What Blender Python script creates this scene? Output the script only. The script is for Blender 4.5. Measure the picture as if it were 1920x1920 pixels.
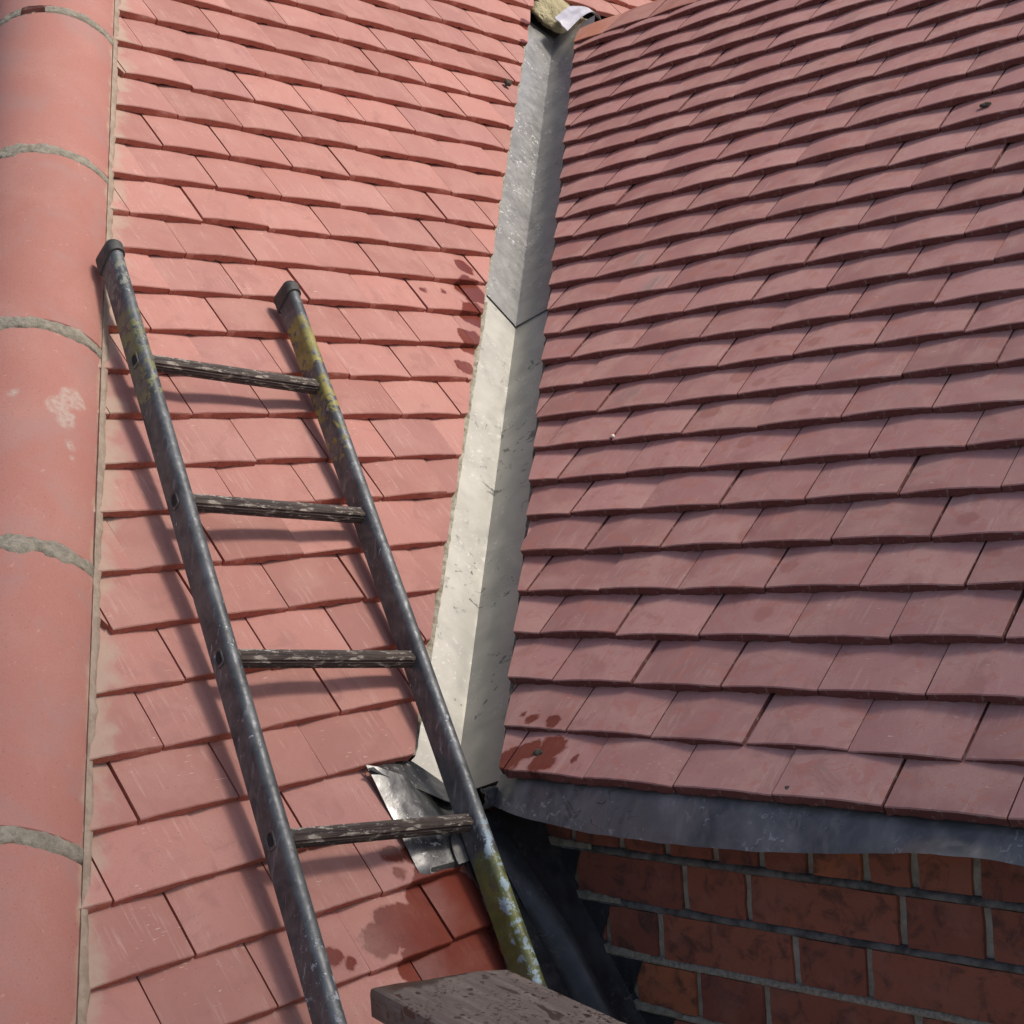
import bpy, bmesh, math, random
from mathutils import Vector, Matrix, noise
random.seed(11)
for o in list(bpy.data.objects):
    bpy.data.objects.remove(o, do_unlink=True)
scene = bpy.context.scene
COL = scene.collection

# ------------------------------------------------------------------ camera
FPX, PITCH, ROLL = 2821.2258, -0.0057928, -0.0688976     # solved from tile, brick and hip-tile sizes
CAM = Vector((0, 0, 7.0))
cp, sp, cr, sr = math.cos(PITCH), math.sin(PITCH), math.cos(ROLL), math.sin(ROLL)
FWD = Vector((0, cp, sp)); UP0 = Vector((0, -sp, cp)); RT0 = Vector((1, 0, 0))
RT = RT0 * cr + UP0 * sr; UPV = RT0 * -sr + UP0 * cr
cd = bpy.data.cameras.new('camera'); cam = bpy.data.objects.new('camera', cd); COL.objects.link(cam)
cd.sensor_width = 36; cd.lens = FPX / 1920 * 36; cd.clip_start = 0.05; cd.clip_end = 2000
cam.matrix_world = Matrix(((RT.x, UPV.x, -FWD.x, CAM.x), (RT.y, UPV.y, -FWD.y, CAM.y), (RT.z, UPV.z, -FWD.z, CAM.z), (0, 0, 0, 1)))
scene.camera = cam
# ------------------------------------------------------------------ sky and sun
SUN = Vector((0.61, -0.21, 0.765)).normalized()
w = bpy.data.worlds.new('World'); scene.world = w; w.use_nodes = True
nt = w.node_tree; nt.nodes.clear()
sky = nt.nodes.new('ShaderNodeTexSky'); sky.sky_type = 'NISHITA'; sky.sun_disc = False
sky.sun_elevation = math.asin(SUN.z); sky.sun_rotation = math.atan2(SUN.x, SUN.y)
sky.air_density = 1.0; sky.dust_density = 3.0; sky.ozone_density = 1.0
bg = nt.nodes.new('ShaderNodeBackground'); bg.inputs[1].default_value = 0.115
out = nt.nodes.new('ShaderNodeOutputWorld')
nt.links.new(sky.outputs[0], bg.inputs[0]); nt.links.new(bg.outputs[0], out.inputs[0])
sd = bpy.data.lights.new('sun', 'SUN'); sd.energy = 3.1; sd.angle = math.radians(10); sd.color = (1.0, 0.91, 0.79)
sun = bpy.data.objects.new('sun', sd); COL.objects.link(sun); sun.location = CAM + SUN * 20
sun.rotation_euler = SUN.to_track_quat('Z', 'Y').to_euler()
vs = scene.view_settings; vs.view_transform = 'Standard'; vs.look = 'None'; vs.exposure = 0.17; vs.gamma = 1.0
vs.use_curve_mapping = False

# ------------------------------------------------------------------ frames of the two slopes
class Frame:
    def __init__(s, o, az, th):
        s.o = CAM + Vector(o); s.d = Vector((math.cos(az), math.sin(az), 0)); s.hn = Vector((-math.sin(az), math.cos(az), 0))
        s.s = s.hn * math.cos(th) + Vector((0, 0, 1)) * math.sin(th); s.n = s.d.cross(s.s)
    def __call__(s, u, v, h=0.0):
        return s.o + s.d * u + s.s * v + s.n * h
    def uv(s, X):
        q = X - s.o; return q.dot(s.d), q.dot(s.s), q.dot(s.n)
L = Frame((-0.588484144, 3.40848781, 1.09409271), 0.848695197, 0.994873312)
R = Frame((0.203761895, 2.15811865, -0.430201092), -0.746822341, 0.783515541)
W = 0.1675; GL = 0.09856; GR = 0.09453
def ray(x, y):
    return (RT * ((x - 960) / FPX) + UPV * ((960 - y) / FPX) + FWD).normalized()
def on(fr, x, y, h=0.0):
    r = ray(x, y); return CAM + r * ((fr.o + fr.n * h - CAM).dot(fr.n) / r.dot(fr.n))
def interp(t, x):
    if x <= t[0][0]:
        a, b = t[0], t[1]
    elif x >= t[-1][0]:
        a, b = t[-2], t[-1]
    else:
        for a, b in zip(t, t[1:]):
            if x <= b[0]: break
    return a[1] + (b[1] - a[1]) * (x - a[0]) / (b[0] - a[0])
LC = [(-8, -8.55), (-6, -6.45), (-5, -5.4), (-4, -4.36), (-3, -3.27), (-2, -2.19), (-1, -1.16), (0, -.12), (1, .935), (2, 1.969), (3, 2.992),
      (4, 4.042), (5, 5.058), (6, 6.079), (7, 7.063), (8, 8.041), (9, 9.024), (11, 10.952), (12, 11.998), (13, 12.91), (14, 13.99), (15, 14.975), (24, 23.95)]
RC = [(0, .06), (1, .957), (2, 1.982), (3, 3.023), (4, 4.035), (5, 5.039), (6, 6.03), (7, 7.018), (8, 8.02), (9, 8.988), (10, 9.954), (11, 10.929),
      (18, 17.82), (20, 19.77), (22, 21.65), (23, 22.68), (24, 23.61), (25, 24.58), (26, 25.51), (27, 26.53), (28, 26.97)]
RU = [(0, 0), (11, .01), (18, .05), (20, .08), (22, .22), (24, .28), (26, .37), (28, .36)]
LU = [(-6, .22), (-3, .1), (0, .03), (4, 0), (24, 0)]
hip_u = lambda v: 0.45948 * v - 0.26508
val_l = lambda v: 0.345 + 0.853 * (v + 0.795)
val_r = lambda v: -0.908 - 0.478 * (v - 1.185)
RIDGE_V = 2.687

# ------------------------------------------------------------------ node helpers
def new_mat(name):
    m = bpy.data.materials.new(name); m.use_nodes = True
    t = m.node_tree; t.nodes.clear()
    b = t.nodes.new('ShaderNodeBsdfPrincipled'); o = t.nodes.new('ShaderNodeOutputMaterial')
    t.links.new(b.outputs[0], o.inputs[0])
    return m, N(t), b
class N:
    def __init__(s, t): s.t = t
    def put(s, sock, v):
        if v is None: return
        if hasattr(v, 'is_linked') or hasattr(v, 'links'): s.t.links.new(v, sock)
        elif isinstance(v, (tuple, list)) and len(v) == 3 and sock.type == 'RGBA': sock.default_value = (*v, 1)
        else: sock.default_value = v
    def coord(s, which='Object'):
        return s.t.nodes.new('ShaderNodeTexCoord').outputs[which]
    def pos(s): return s.t.nodes.new('ShaderNodeNewGeometry').outputs['Position']
    def rnd(s): return s.t.nodes.new('ShaderNodeObjectInfo').outputs['Random']
    def mapping(s, v, scale=(1, 1, 1), loc=(0, 0, 0), rot=(0, 0, 0)):
        n = s.t.nodes.new('ShaderNodeMapping'); s.put(n.inputs[0], v); s.put(n.inputs['Scale'], scale); s.put(n.inputs['Location'], loc); s.put(n.inputs['Rotation'], rot)
        return n.outputs[0]
    def noise(s, v, scale=5, detail=4, rough=.55, dist=0.0, color=False):
        n = s.t.nodes.new('ShaderNodeTexNoise'); s.put(n.inputs['Vector'], v)
        n.inputs['Scale'].default_value = scale; n.inputs['Detail'].default_value = detail; n.inputs['Roughness'].default_value = rough; n.inputs['Distortion'].default_value = dist
        return n.outputs['Color' if color else 0]
    def voro(s, v, scale=5, feature='F1', dist=False):
        n = s.t.nodes.new('ShaderNodeTexVoronoi'); n.feature = feature; s.put(n.inputs['Vector'], v); n.inputs['Scale'].default_value = scale
        return n.outputs['Distance']
    def ramp(s, f, a, b, lo=0.0, hi=1.0):
        n = s.t.nodes.new('ShaderNodeMapRange'); n.interpolation_type = 'SMOOTHSTEP'; s.put(n.inputs[0], f)
        n.inputs[1].default_value = a; n.inputs[2].default_value = b; n.inputs[3].default_value = lo; n.inputs[4].default_value = hi
        return n.outputs[0]
    def m(s, op, a, b=None, c=None, clamp=False):
        n = s.t.nodes.new('ShaderNodeMath'); n.operation = op; n.use_clamp = clamp
        s.put(n.inputs[0], a); s.put(n.inputs[1], b)
        if c is not None: s.put(n.inputs[2], c)
        return n.outputs[0]
    def vm(s, op, a, b=None, out=0):
        n = s.t.nodes.new('ShaderNodeVectorMath'); n.operation = op; s.put(n.inputs[0], a)
        if b is not None: s.put(n.inputs[1] if op != 'SCALE' else n.inputs[3], b)
        return n.outputs[out]
    def mix(s, f, a, b, blend='MIX'):
        n = s.t.nodes.new('ShaderNodeMix'); n.data_type = 'RGBA'; n.blend_type = blend
        s.put(n.inputs[0], f); s.put(n.inputs[6], a); s.put(n.inputs[7], b)
        return n.outputs[2]
    def bump(s, h, strength=.3, dist=.002, nrm=None):
        n = s.t.nodes.new('ShaderNodeBump'); n.inputs['Strength'].default_value = strength; n.inputs['Distance'].default_value = dist
        s.put(n.inputs['Height'], h)
        if nrm: s.put(n.inputs['Normal'], nrm)
        return n.outputs[0]
    def spots(s, spots, wob=.018, edge=.006, scale=28):
        """union of wobbly-edged blots; each is (centre, radius)"""
        P = s.pos()
        nz = s.vm('SUBTRACT', s.noise(P, scale, 3, .6, color=True), (.5, .5, .5))
        P = s.vm('ADD', P, s.vm('SCALE', nz, wob * 2))
        acc = None
        for c, r in spots:
            f = s.ramp(s.vm('DISTANCE', P, tuple(c), out=1), r, r - edge)
            acc = f if acc is None else s.m('MAXIMUM', acc, f)
        return acc

# ------------------------------------------------------------------ materials
def sp_(fr, lst):
    return [(on(fr, x, y), r) for x, y, r in lst]
WET_L = sp_(L, [(872, 500, .03), (885, 545, .046), (890, 590, .045), (885, 640, .042), (874, 688, .028), (832, 545, .012), (795, 542, .012),
                (735, 1600, .02), (765, 1600, .02), (748, 1640, .014), (745, 1735, .04), (712, 1762, .034), (775, 1740, .045), (790, 1700, .02),
                (840, 1690, .075), (860, 1770, .09), (800, 1810, .05), (622, 1795, .02), (655, 1808, .014), (985, 45, .03), (985, 85, .025)])
WET_R = sp_(R, [(1000, 1352, .017), (1038, 1355, .018), (978, 1345, .009), (1012, 1330, .006), (990, 1412, .026), (1035, 1405, .03), (1020, 1435, .028), (1083, 1428, .013), (962, 1425, .03)])
HIPD = (L.d * 0.45948 + L.s).normalized(); C0 = L(-0.26508, 0)
HE = L.n.cross(HIPD); HE = HE if HE.x < 0 else -HE       # in the slope, across the hip, away from the slope
def tile_face(name, wet=None, c1=(.365, .18, .168), c2=(.43, .225, .212), hipstain=False, smears=0.0, dust=.5, damp=None, smudge=None):
    m, n, b = new_mat(name)
    oc = n.coord(); r = n.rnd(); P = n.pos()
    seed = n.m('MULTIPLY', r, 37.0)
    comb = n.t.nodes.new('ShaderNodeCombineXYZ'); n.put(comb.inputs[0], seed); n.put(comb.inputs[1], seed); n.put(comb.inputs[2], seed)
    oc = n.vm('ADD', oc, comb.outputs[0])
    col = n.mix(r, tuple(q * .88 for q in c1), tuple(q * 1.08 for q in c2))
    # hue drift between batches
    r2 = n.m('FRACT', n.m('MULTIPLY', r, 7.31))
    col = n.mix(n.ramp(r2, .55, 1.0, 0, .5), col, (.36, .18, .172))
    big = n.noise(oc, 9, 4, .6, .6)
    col = n.mix(n.ramp(big, .38, .68, 0, dust), col, (.50, .30, .262))
    col = n.mix(n.ramp(n.noise(oc, 14, 4, .65, .9), .52, .70, 0, .55), col, (.30, .14, .125))
    # dragged wiping marks down and across the tile
    st = n.noise(n.mapping(oc, (150, 12, 12), rot=(0, 0, .5)), 1, 3, .6)
    col = n.mix(n.m('MULTIPLY', n.ramp(st, .54, .68, 0, .28), n.ramp(n.noise(oc, 17, 2), .42, .6)), col, (.60, .43, .38))
    if smears:
        sm = n.noise(n.mapping(P, (20, 20, 34)), 1, 4, .6, 1.2)
        col = n.mix(n.ramp(sm, .56, .62, 0, smears), col, (.42, .16, .125))
        sm2 = n.noise(n.mapping(P, (9, 9, 13), loc=(5, 2, 1)), 1, 5, .7, .8)
        col = n.mix(n.ramp(sm2, .60, .74, 0, smears * .9), col, (.30, .24, .22))
    sc = n.noise(n.mapping(oc, (70, 330, 70), rot=(0, 0, .9)), 1, 2, .5)
    col = n.mix(n.m('MULTIPLY', n.ramp(sc, .67, .73, 0, .6), n.ramp(n.noise(oc, 22, 2), .50, .62)), col, (.66, .52, .46))
    fine = n.noise(oc, 420, 3, .7)
    col = n.mix(n.ramp(fine, .35, .75, 0, .4), col, (.33, .15, .125))
    spk = n.voro(oc, 75)
    col = n.mix(n.ramp(spk, .10, .04, 0, .55), col, (.16, .08, .07))
    if hipstain:
        e = n.vm('DOT_PRODUCT', n.vm('SUBTRACT', P, tuple(C0)), tuple(-HE), out=1)
        ed = n.m('ADD', e, n.m('MULTIPLY', n.m('SUBTRACT', n.noise(P, 16, 5, .65), .5), .17))
        col = n.mix(n.ramp(ed, .04, -.01, 0, .75), col, (.40, .31, .245))
    rough = n.ramp(big, .3, .7, .70, .86)
    if damp:
        dm = n.m('MULTIPLY', n.spots(damp, .014, .007, 40), .55)
        col = n.mix(dm, col, (.31, .125, .10)); rough = n.m('ADD', rough, n.m('MULTIPLY', dm, -.25))
    if smudge:
        st2 = n.noise(n.mapping(oc, (190, 9, 40), rot=(0, 0, -.6)), 1, 3, .6)
        gm = n.m('MULTIPLY', n.spots(smudge, .02, .03, 22), n.ramp(st2, .40, .62, 0, .8))
        col = n.mix(gm, col, (.24, .19, .175))
    if wet:
        wm = n.spots(wet)
        col = n.mix(wm, col, n.mix(1.0, col, (.43, .22, .175), 'MULTIPLY'))
        rough = n.m('ADD', rough, n.m('MULTIPLY', wm, -.56))
    n.put(b.inputs['Base Color'], col)
    n.put(b.inputs['Roughness'], rough)
    b.inputs['Specular IOR Level'].default_value = .4
    hgt = n.m('ADD', n.m('MULTIPLY', fine, .35), n.m('MULTIPLY', n.noise(oc, 60, 4, .6), .8))
    n.put(b.inputs['Normal'], n.bump(hgt, .35, .0012))
    return m
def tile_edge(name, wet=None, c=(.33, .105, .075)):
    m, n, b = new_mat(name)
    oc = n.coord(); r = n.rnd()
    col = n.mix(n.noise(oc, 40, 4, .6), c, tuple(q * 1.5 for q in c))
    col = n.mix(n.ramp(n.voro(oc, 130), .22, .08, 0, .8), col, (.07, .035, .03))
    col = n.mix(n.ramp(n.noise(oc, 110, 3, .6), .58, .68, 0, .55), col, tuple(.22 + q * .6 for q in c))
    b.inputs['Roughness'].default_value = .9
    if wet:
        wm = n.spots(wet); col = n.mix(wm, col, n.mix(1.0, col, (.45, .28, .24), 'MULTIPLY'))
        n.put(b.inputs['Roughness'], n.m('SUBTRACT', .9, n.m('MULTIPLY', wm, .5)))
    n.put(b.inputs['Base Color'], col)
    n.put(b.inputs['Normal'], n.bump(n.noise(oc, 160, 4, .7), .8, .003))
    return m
M = {}
_g = random.Random(77)
DAMP_R = sp_(R, [(1253, 853, .009), (1283, 850, .009), (1318, 845, .011), (1400, 828, .02), (1432, 816, .016), (1455, 640, .014), (1425, 655, .016), (1390, 700, .03), (1330, 770, .025),
                 (1400, 1000, .018), (1455, 1030, .02), (1480, 1060, .02), (1380, 1110, .022), (1430, 1150, .02), (1860, 1030, .018), (1815, 975, .02), (1350, 500, .018), (1380, 480, .016)]
             + [(1500 - 2.0 * k + _g.uniform(-70, 70), 110 + 26 * k + _g.uniform(-20, 20), _g.uniform(.008, .02)) for k in range(26)])
SMUDGE_R = sp_(R, [(1195, 490, .045), (1228, 535, .05), (1180, 738, .04), (1168, 633, .03), (1290, 720, .03), (1260, 670, .025)])
SHADED_EDGE = (.11, .036, .033)  # rough dirty dormer tile fronts, their unlit shade also put into the colour
LC1, LC2 = (.36, .158, .135), (.43, .20, .172)
M['fl'] = tile_face('clay_tile_face_main', None, LC1, LC2, dust=.36); M['el'] = tile_edge('clay_tile_edge_main')
M['flh'] = tile_face('clay_tile_face_limed', None, LC1, LC2, hipstain=True, dust=.36)
M['flw'] = tile_face('clay_tile_face_main_wet', WET_L, LC1, LC2, dust=.36); M['elw'] = tile_edge('clay_tile_edge_main_wet', WET_L)
M['fr'] = tile_face('clay_tile_face_dormer', smears=.45, dust=.6); M['er'] = tile_edge('clay_tile_edge_dormer', None, SHADED_EDGE)
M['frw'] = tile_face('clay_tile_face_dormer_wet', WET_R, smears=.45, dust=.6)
M['frd'] = tile_face('clay_tile_face_dormer_marked', None, smears=.45, dust=.6, damp=DAMP_R, smudge=SMUDGE_R); M['erw'] = tile_edge('clay_tile_edge_dormer_wet', WET_R, SHADED_EDGE)
M['ft'] = tile_face('clay_tile_face_orange', None, (.40, .155, .09), (.45, .18, .105), smears=.5)

def simple(name, c1, c2, rough=.8, scale=30, bump=.4, bdist=.003, metallic=0.0, spec=.4):
    m, n, b = new_mat(name); oc = n.pos()
    f = n.noise(oc, scale, 5, .65)
    n.put(b.inputs['Base Color'], n.mix(n.ramp(f, .3, .7), c1, c2)); b.inputs['Roughness'].default_value = rough; b.inputs['Metallic'].default_value = metallic
    b.inputs['Specular IOR Level'].default_value = spec
    n.put(b.inputs['Normal'], n.bump(n.m('ADD', f, n.m('MULTIPLY', n.noise(oc, scale * 7, 3, .6), .4)), bump, bdist))
    return m
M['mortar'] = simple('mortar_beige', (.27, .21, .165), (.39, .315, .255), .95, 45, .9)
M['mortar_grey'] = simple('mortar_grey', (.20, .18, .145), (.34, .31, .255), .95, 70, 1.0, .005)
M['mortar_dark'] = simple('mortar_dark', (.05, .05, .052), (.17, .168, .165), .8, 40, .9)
M['mortar_wall'] = simple('mortar_wall', (.24, .22, .185), (.40, .37, .32), .95, 50, .9)
M['mortar_pale'] = simple('mortar_pale', (.26, .235, .20), (.52, .48, .42), .95, 160, 1.0, .006)
M['putty2'] = simple('valley_mortar', (.20, .175, .12), (.47, .44, .36), .95, 55, 1.0, .005)
M['mortar_dirty'] = simple('dirty_mortar', (.06, .05, .042), (.22, .19, .155), .95, 60, 1.0, .005)
M['deck'] = simple('roofing_felt', (.03, .026, .024), (.055, .048, .043), .95, 30)
M['rubber'] = simple('rubber_cap', (.035, .036, .036), (.085, .085, .08), .6, 60, .5)
M['hole'] = simple('dark_socket', (.012, .012, .013), (.03, .03, .03), .8, 60)
M['moss'] = simple('moss', (.05, .047, .035), (.12, .11, .085), .95, 200, 1.0, .004)
M['ground'] = simple('paving', (.20, .19, .17), (.30, .28, .25), .9, .6)
M['steel'] = simple('galvanised_steel', (.30, .31, .32), (.45, .46, .47), .5, 20, .2, .002, .6)
M['crumb'] = simple('pale_crumb', (.62, .56, .52), (.75, .68, .64), .9, 200)

def hip_mat():
    m, n, b = new_mat('hip_tile_clay'); P = n.pos(); r = n.rnd()
    col = n.mix(r, (.345, .140, .115), (.395, .168, .14))
    big = n.noise(P, 7, 5, .6, .6)
    col = n.mix(n.ramp(big, .42, .72, 0, .5), col, (.43, .225, .19))
    col = n.mix(n.ramp(n.noise(n.mapping(P, (30, 30, 6)), 1, 4, .6, .4), .55, .75, 0, .35), col, (.40, .19, .165))
    col = n.mix(n.ramp(n.noise(P, 330, 3, .7), .4, .75, 0, .45), col, (.28, .12, .10))
    col = n.mix(n.ramp(n.voro(P, 95), .12, .05, 0, .7), col, (.15, .07, .06))
    col = n.mix(n.ramp(n.noise(P, 75, 3, .6), .67, .73, 0, .2), col, (.70, .50, .43))
    col = n.mix(n.ramp(n.noise(n.mapping(P, loc=(3, 3, 3)), 11, 5, .65, .5), .46, .68, 0, .55), col, (.33, .19, .175))
    ax0 = C0 + HE * .087 + L.n * -.113
    def c(x, y):
        r_ = ray(x, y); t_ = 1.2
        while t_ < 4:
            q_ = CAM + r_ * t_ - ax0
            if (q_ - HIPD * q_.dot(HIPD)).length < .140: break
            t_ += .002
        return CAM + r_ * t_
    blot = n.spots([(c(112, 760), .026), (c(137, 748), .028), (c(125, 785), .024), (c(132, 835), .014), (c(136, 858), .010), (c(25, 735), .012)], .012, .010, 40)
    P2 = n.noise(P, 120, 3, .6)
    col = n.mix(n.m('MULTIPLY', blot, n.ramp(P2, .3, .62, .15, .8)), col, (.42, .345, .30))
    # lime run along the bedded edge
    e = n.vm('DOT_PRODUCT', n.vm('SUBTRACT', P, tuple(C0)), tuple(HE), out=1)
    ed = n.m('ADD', e, n.m('MULTIPLY', n.m('SUBTRACT', n.noise(P, 18, 5, .65), .5), .04))
    col = n.mix(n.ramp(ed, .020, .004, 0, .8), col, (.46, .37, .27))
    n.put(b.inputs['Base Color'], col); b.inputs['Roughness'].default_value = .8
    n.put(b.inputs['Normal'], n.bump(n.m('ADD', n.noise(P, 300, 3, .7), n.m('MULTIPLY', n.noise(P, 45, 4), .8)), .35, .0015))
    return m
M['hip'] = hip_mat()

def lead_mat(name, c1, c2, spl, rough=(.34, .6), metallic=.55, splash=.5, grime=.6, streak=(60, 60, 9), bmp=.35, stk=.4):
    m, n, b = new_mat(name); P = n.pos()
    f = n.noise(P, 11, 5, .6, .7)
    col = n.mix(n.ramp(f, .3, .72), c1, c2)
    st = n.noise(n.mapping(P, streak), 1, 4, .6, .3)
    col = n.mix(n.ramp(st, .42, .75, 0, stk), col, spl)
    g = n.noise(P, 34, 5, .7, 1.0)
    gm = n.m('MULTIPLY', n.ramp(g, .57, .62, 0, grime), n.ramp(n.noise(P, 7, 2), .48, .58))
    col = n.mix(gm, col, (.05, .05, .04))
    s2 = n.m('MULTIPLY', n.ramp(n.noise(P, 95, 3, .6, .8), .60, .64, 0, splash), n.ramp(n.noise(P, 8, 2), .48, .62))
    col = n.mix(s2, col, (.82, .80, .80))
    scr = n.m('MULTIPLY', n.ramp(n.noise(n.mapping(P, (240, 60, 240), rot=(.5, .3, .8)), 1, 2), .68, .73, 0, splash), n.ramp(n.noise(P, 14, 2), .5, .6))
    col = n.mix(scr, col, (.78, .78, .77))
    n.put(b.inputs['Base Color'], col)
    n.put(b.inputs['Metallic'], n.m('MULTIPLY', n.m('SUBTRACT', 1, n.m('MAXIMUM', gm, s2)), metallic))
    n.put(b.inputs['Roughness'], n.ramp(st, .3, .7, rough[0], rough[1]))
    hgt = n.m('ADD', n.m('MULTIPLY', n.noise(P, 26, 4, .55, .4), .8), n.m('ADD', n.m('MULTIPLY', g, .3), n.m('MULTIPLY', s2, .5)))
    n.put(b.inputs['Normal'], n.bump(hgt, bmp, .003))
    return m
M['valley'] = lead_mat('valley_lead', (.43, .425, .395), (.53, .52, .48), (.58, .57, .53), (.42, .46), .72, .35, .75, bmp=.004, stk=.12)
M['valley_up'] = lead_mat('valley_lead_upper', (.30, .297, .295), (.40, .397, .39), (.5, .495, .485), (.36, .42), .75, .7, .4, bmp=.006, stk=.15)
M['apron'] = lead_mat('apron_lead', (.085, .086, .092), (.185, .182, .182), (.32, .30, .295), (.40, .6), .4, .22, .7, (26, 26, 5), stk=.55)
M['saddle'] = lead_mat('saddle_lead', (.10, .103, .108), (.22, .22, .222), (.34, .34, .33), (.30, .5), .8, .6, .8, bmp=.6)
M['step'] = lead_mat('shaded_step_lead', (.022, .024, .030), (.045, .047, .055), (.075, .075, .085), (.4, .6), .3, .06, .5)  # dark lead, with the corner's deep shade put into its near-black colour
M['flap'] = lead_mat('pale_lead_flap', (.40, .39, .45), (.58, .56, .62), (.68, .66, .70), (.4, .6), .2, .3, .1)

def stile_mat(name, paints):
    m, n, b = new_mat(name); P = n.pos()
    f = n.noise(P, 24, 5, .65, .5)
    col = n.mix(n.ramp(f, .3, .7), (.070, .076, .083), (.15, .16, .17))
    col = n.mix(n.ramp(n.noise(n.mapping(P, (90, 90, 10)), 1, 4, .6), .55, .72, 0, .6), col, (.28, .30, .32))
    fl = n.noise(P, 62, 5, .7, .4)
    sc = n.m('MULTIPLY', n.ramp(n.noise(n.mapping(P, (110, 170, 55)), 1, 3, .6, .6), .64, .69), n.ramp(n.noise(P, 10, 2), .45, .6))
    col = n.mix(n.m('MULTIPLY', sc, .75), col, (.55, .60, .66))
    met = None
    for c, r, pc, th in paints:
        d = n.ramp(n.vm('DISTANCE', P, tuple(c), out=1), r, r * .45)
        k = n.ramp(n.m('MULTIPLY', d, n.ramp(fl, th - .06, th + .14)), .22, .62)
        col = n.mix(n.m('MULTIPLY', k, .85), col, n.mix(n.ramp(f, .35, .65), pc, tuple(q * .55 for q in pc)))
        met = k if met is None else n.m('MAXIMUM', met, k)
    n.put(b.inputs['Base Color'], col)
    n.put(b.inputs['Metallic'], n.m('MULTIPLY', n.m('SUBTRACT', 1, met), .45))
    n.put(b.inputs['Roughness'], n.ramp(fl, .35, .7, .42, .66))
    n.put(b.inputs['Normal'], n.bump(n.m('ADD', fl, sc), .4, .0012))
    return m
def rung_mat():
    m, n, b = new_mat('rung_brown'); oc = n.coord()
    f = n.noise(n.mapping(oc, (14, 130, 130)), 1, 4, .65)
    col = n.mix(n.ramp(f, .35, .65), (.03, .021, .019), (.075, .056, .048))
    k = n.noise(n.mapping(oc, (45, 150, 150), loc=(3, 1, 2)), 1, 5, .7, .5)
    col = n.mix(n.m('MULTIPLY', n.ramp(k, .53, .61, 0, .8), n.ramp(n.noise(oc, 24, 3), .36, .52)), col, (.42, .38, .33))
    n.put(b.inputs['Base Color'], col); b.inputs['Roughness'].default_value = .55
    n.put(b.inputs['Normal'], n.bump(n.m('ADD', f, k), .6, .0015))
    return m
M['rung'] = rung_mat()
def plank_mat():
    m, n, b = new_mat('wet_plank'); P = n.pos(); oc = n.coord()
    g = n.noise(n.mapping(oc, (6, 90, 90)), 1, 4, .6, .6)
    col = n.mix(n.ramp(g, .35, .7), (.15, .115, .095), (.23, .185, .155))
    col = n.mix(n.ramp(n.noise(oc, 150, 3, .7), .4, .7, 0, .3), col, (.11, .085, .07))
    dr = n.voro(n.vm('ADD', n.mapping(oc, (1, 1.7, 1)), n.vm('SCALE', n.noise(oc, 40, 2, color=True), .02)), 62)
    dr2 = n.voro(n.vm('ADD', n.mapping(oc, (1, 1.4, 1)), n.vm('SCALE', n.noise(oc, 50, 2, color=True), .02)), 120)
    drops = n.m('MAXIMUM', n.m('MULTIPLY', n.ramp(dr, .36, .28), n.ramp(n.noise(oc, 19, 3, .6), .50, .56)), n.m('MULTIPLY', n.ramp(dr2, .34, .26), n.ramp(n.noise(oc, 13, 3, .6), .46, .54)))
    run = n.ramp(n.noise(n.mapping(oc, (9, 46, 30), loc=(2, 4, 1)), 1, 3, .55, .7), .60, .63)
    sepx = n.t.nodes.new('ShaderNodeSeparateXYZ'); n.put(sepx.inputs[0], oc)
    endw = n.ramp(n.m('ADD', sepx.outputs[0], n.m('MULTIPLY', n.noise(oc, 26, 4, .6), .06)), .075, .058)
    side = n.ramp(n.m('SUBTRACT', sepx.outputs[1], n.m('MULTIPLY', sepx.outputs[0], .15)), -.02, .03)
    wet = n.m('MAXIMUM', n.m('MAXIMUM', drops, run), n.m('MULTIPLY', endw, side))
    col = n.mix(wet, col, (.045, .030, .020))
    n.put(b.inputs['Base Color'], col); n.put(b.inputs['Roughness'], n.ramp(wet, 0, 1, .8, .3))
    n.put(b.inputs['Normal'], n.bump(n.m('ADD', g, n.m('MULTIPLY', n.noise(oc, 220, 3), .3)), .4, .0015))
    return m
M['plank'] = plank_mat()
def brick_mat():
    m, n, b = new_mat('wall_brick'); P = n.pos(); r = n.rnd()
    col = n.mix(r, (.20, .062, .042), (.29, .095, .056))
    r2 = n.m('FRACT', n.m('MULTIPLY', r, 5.7))
    col = n.mix(n.ramp(r2, .7, .95), col, (.38, .125, .055))
    f = n.noise(P, 30, 5, .65, .6)
    col = n.mix(n.ramp(f, .46, .68, 0, .8), col, (.06, .03, .027))
    col = n.mix(n.ramp(n.noise(P, 16, 4, .6), .50, .68, 0, .6), col, (.27, .105, .075))
    col = n.mix(n.ramp(n.noise(P, 240, 3, .7), .62, .72, 0, .5), col, (.05, .03, .03))
    n.put(b.inputs['Base Color'], col); b.inputs['Roughness'].default_value = .8
    n.put(b.inputs['Normal'], n.bump(n.m('ADD', f, n.m('MULTIPLY', n.noise(P, 150, 4, .7), .6)), .5, .003))
    return m
M['brick'] = brick_mat()

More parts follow.
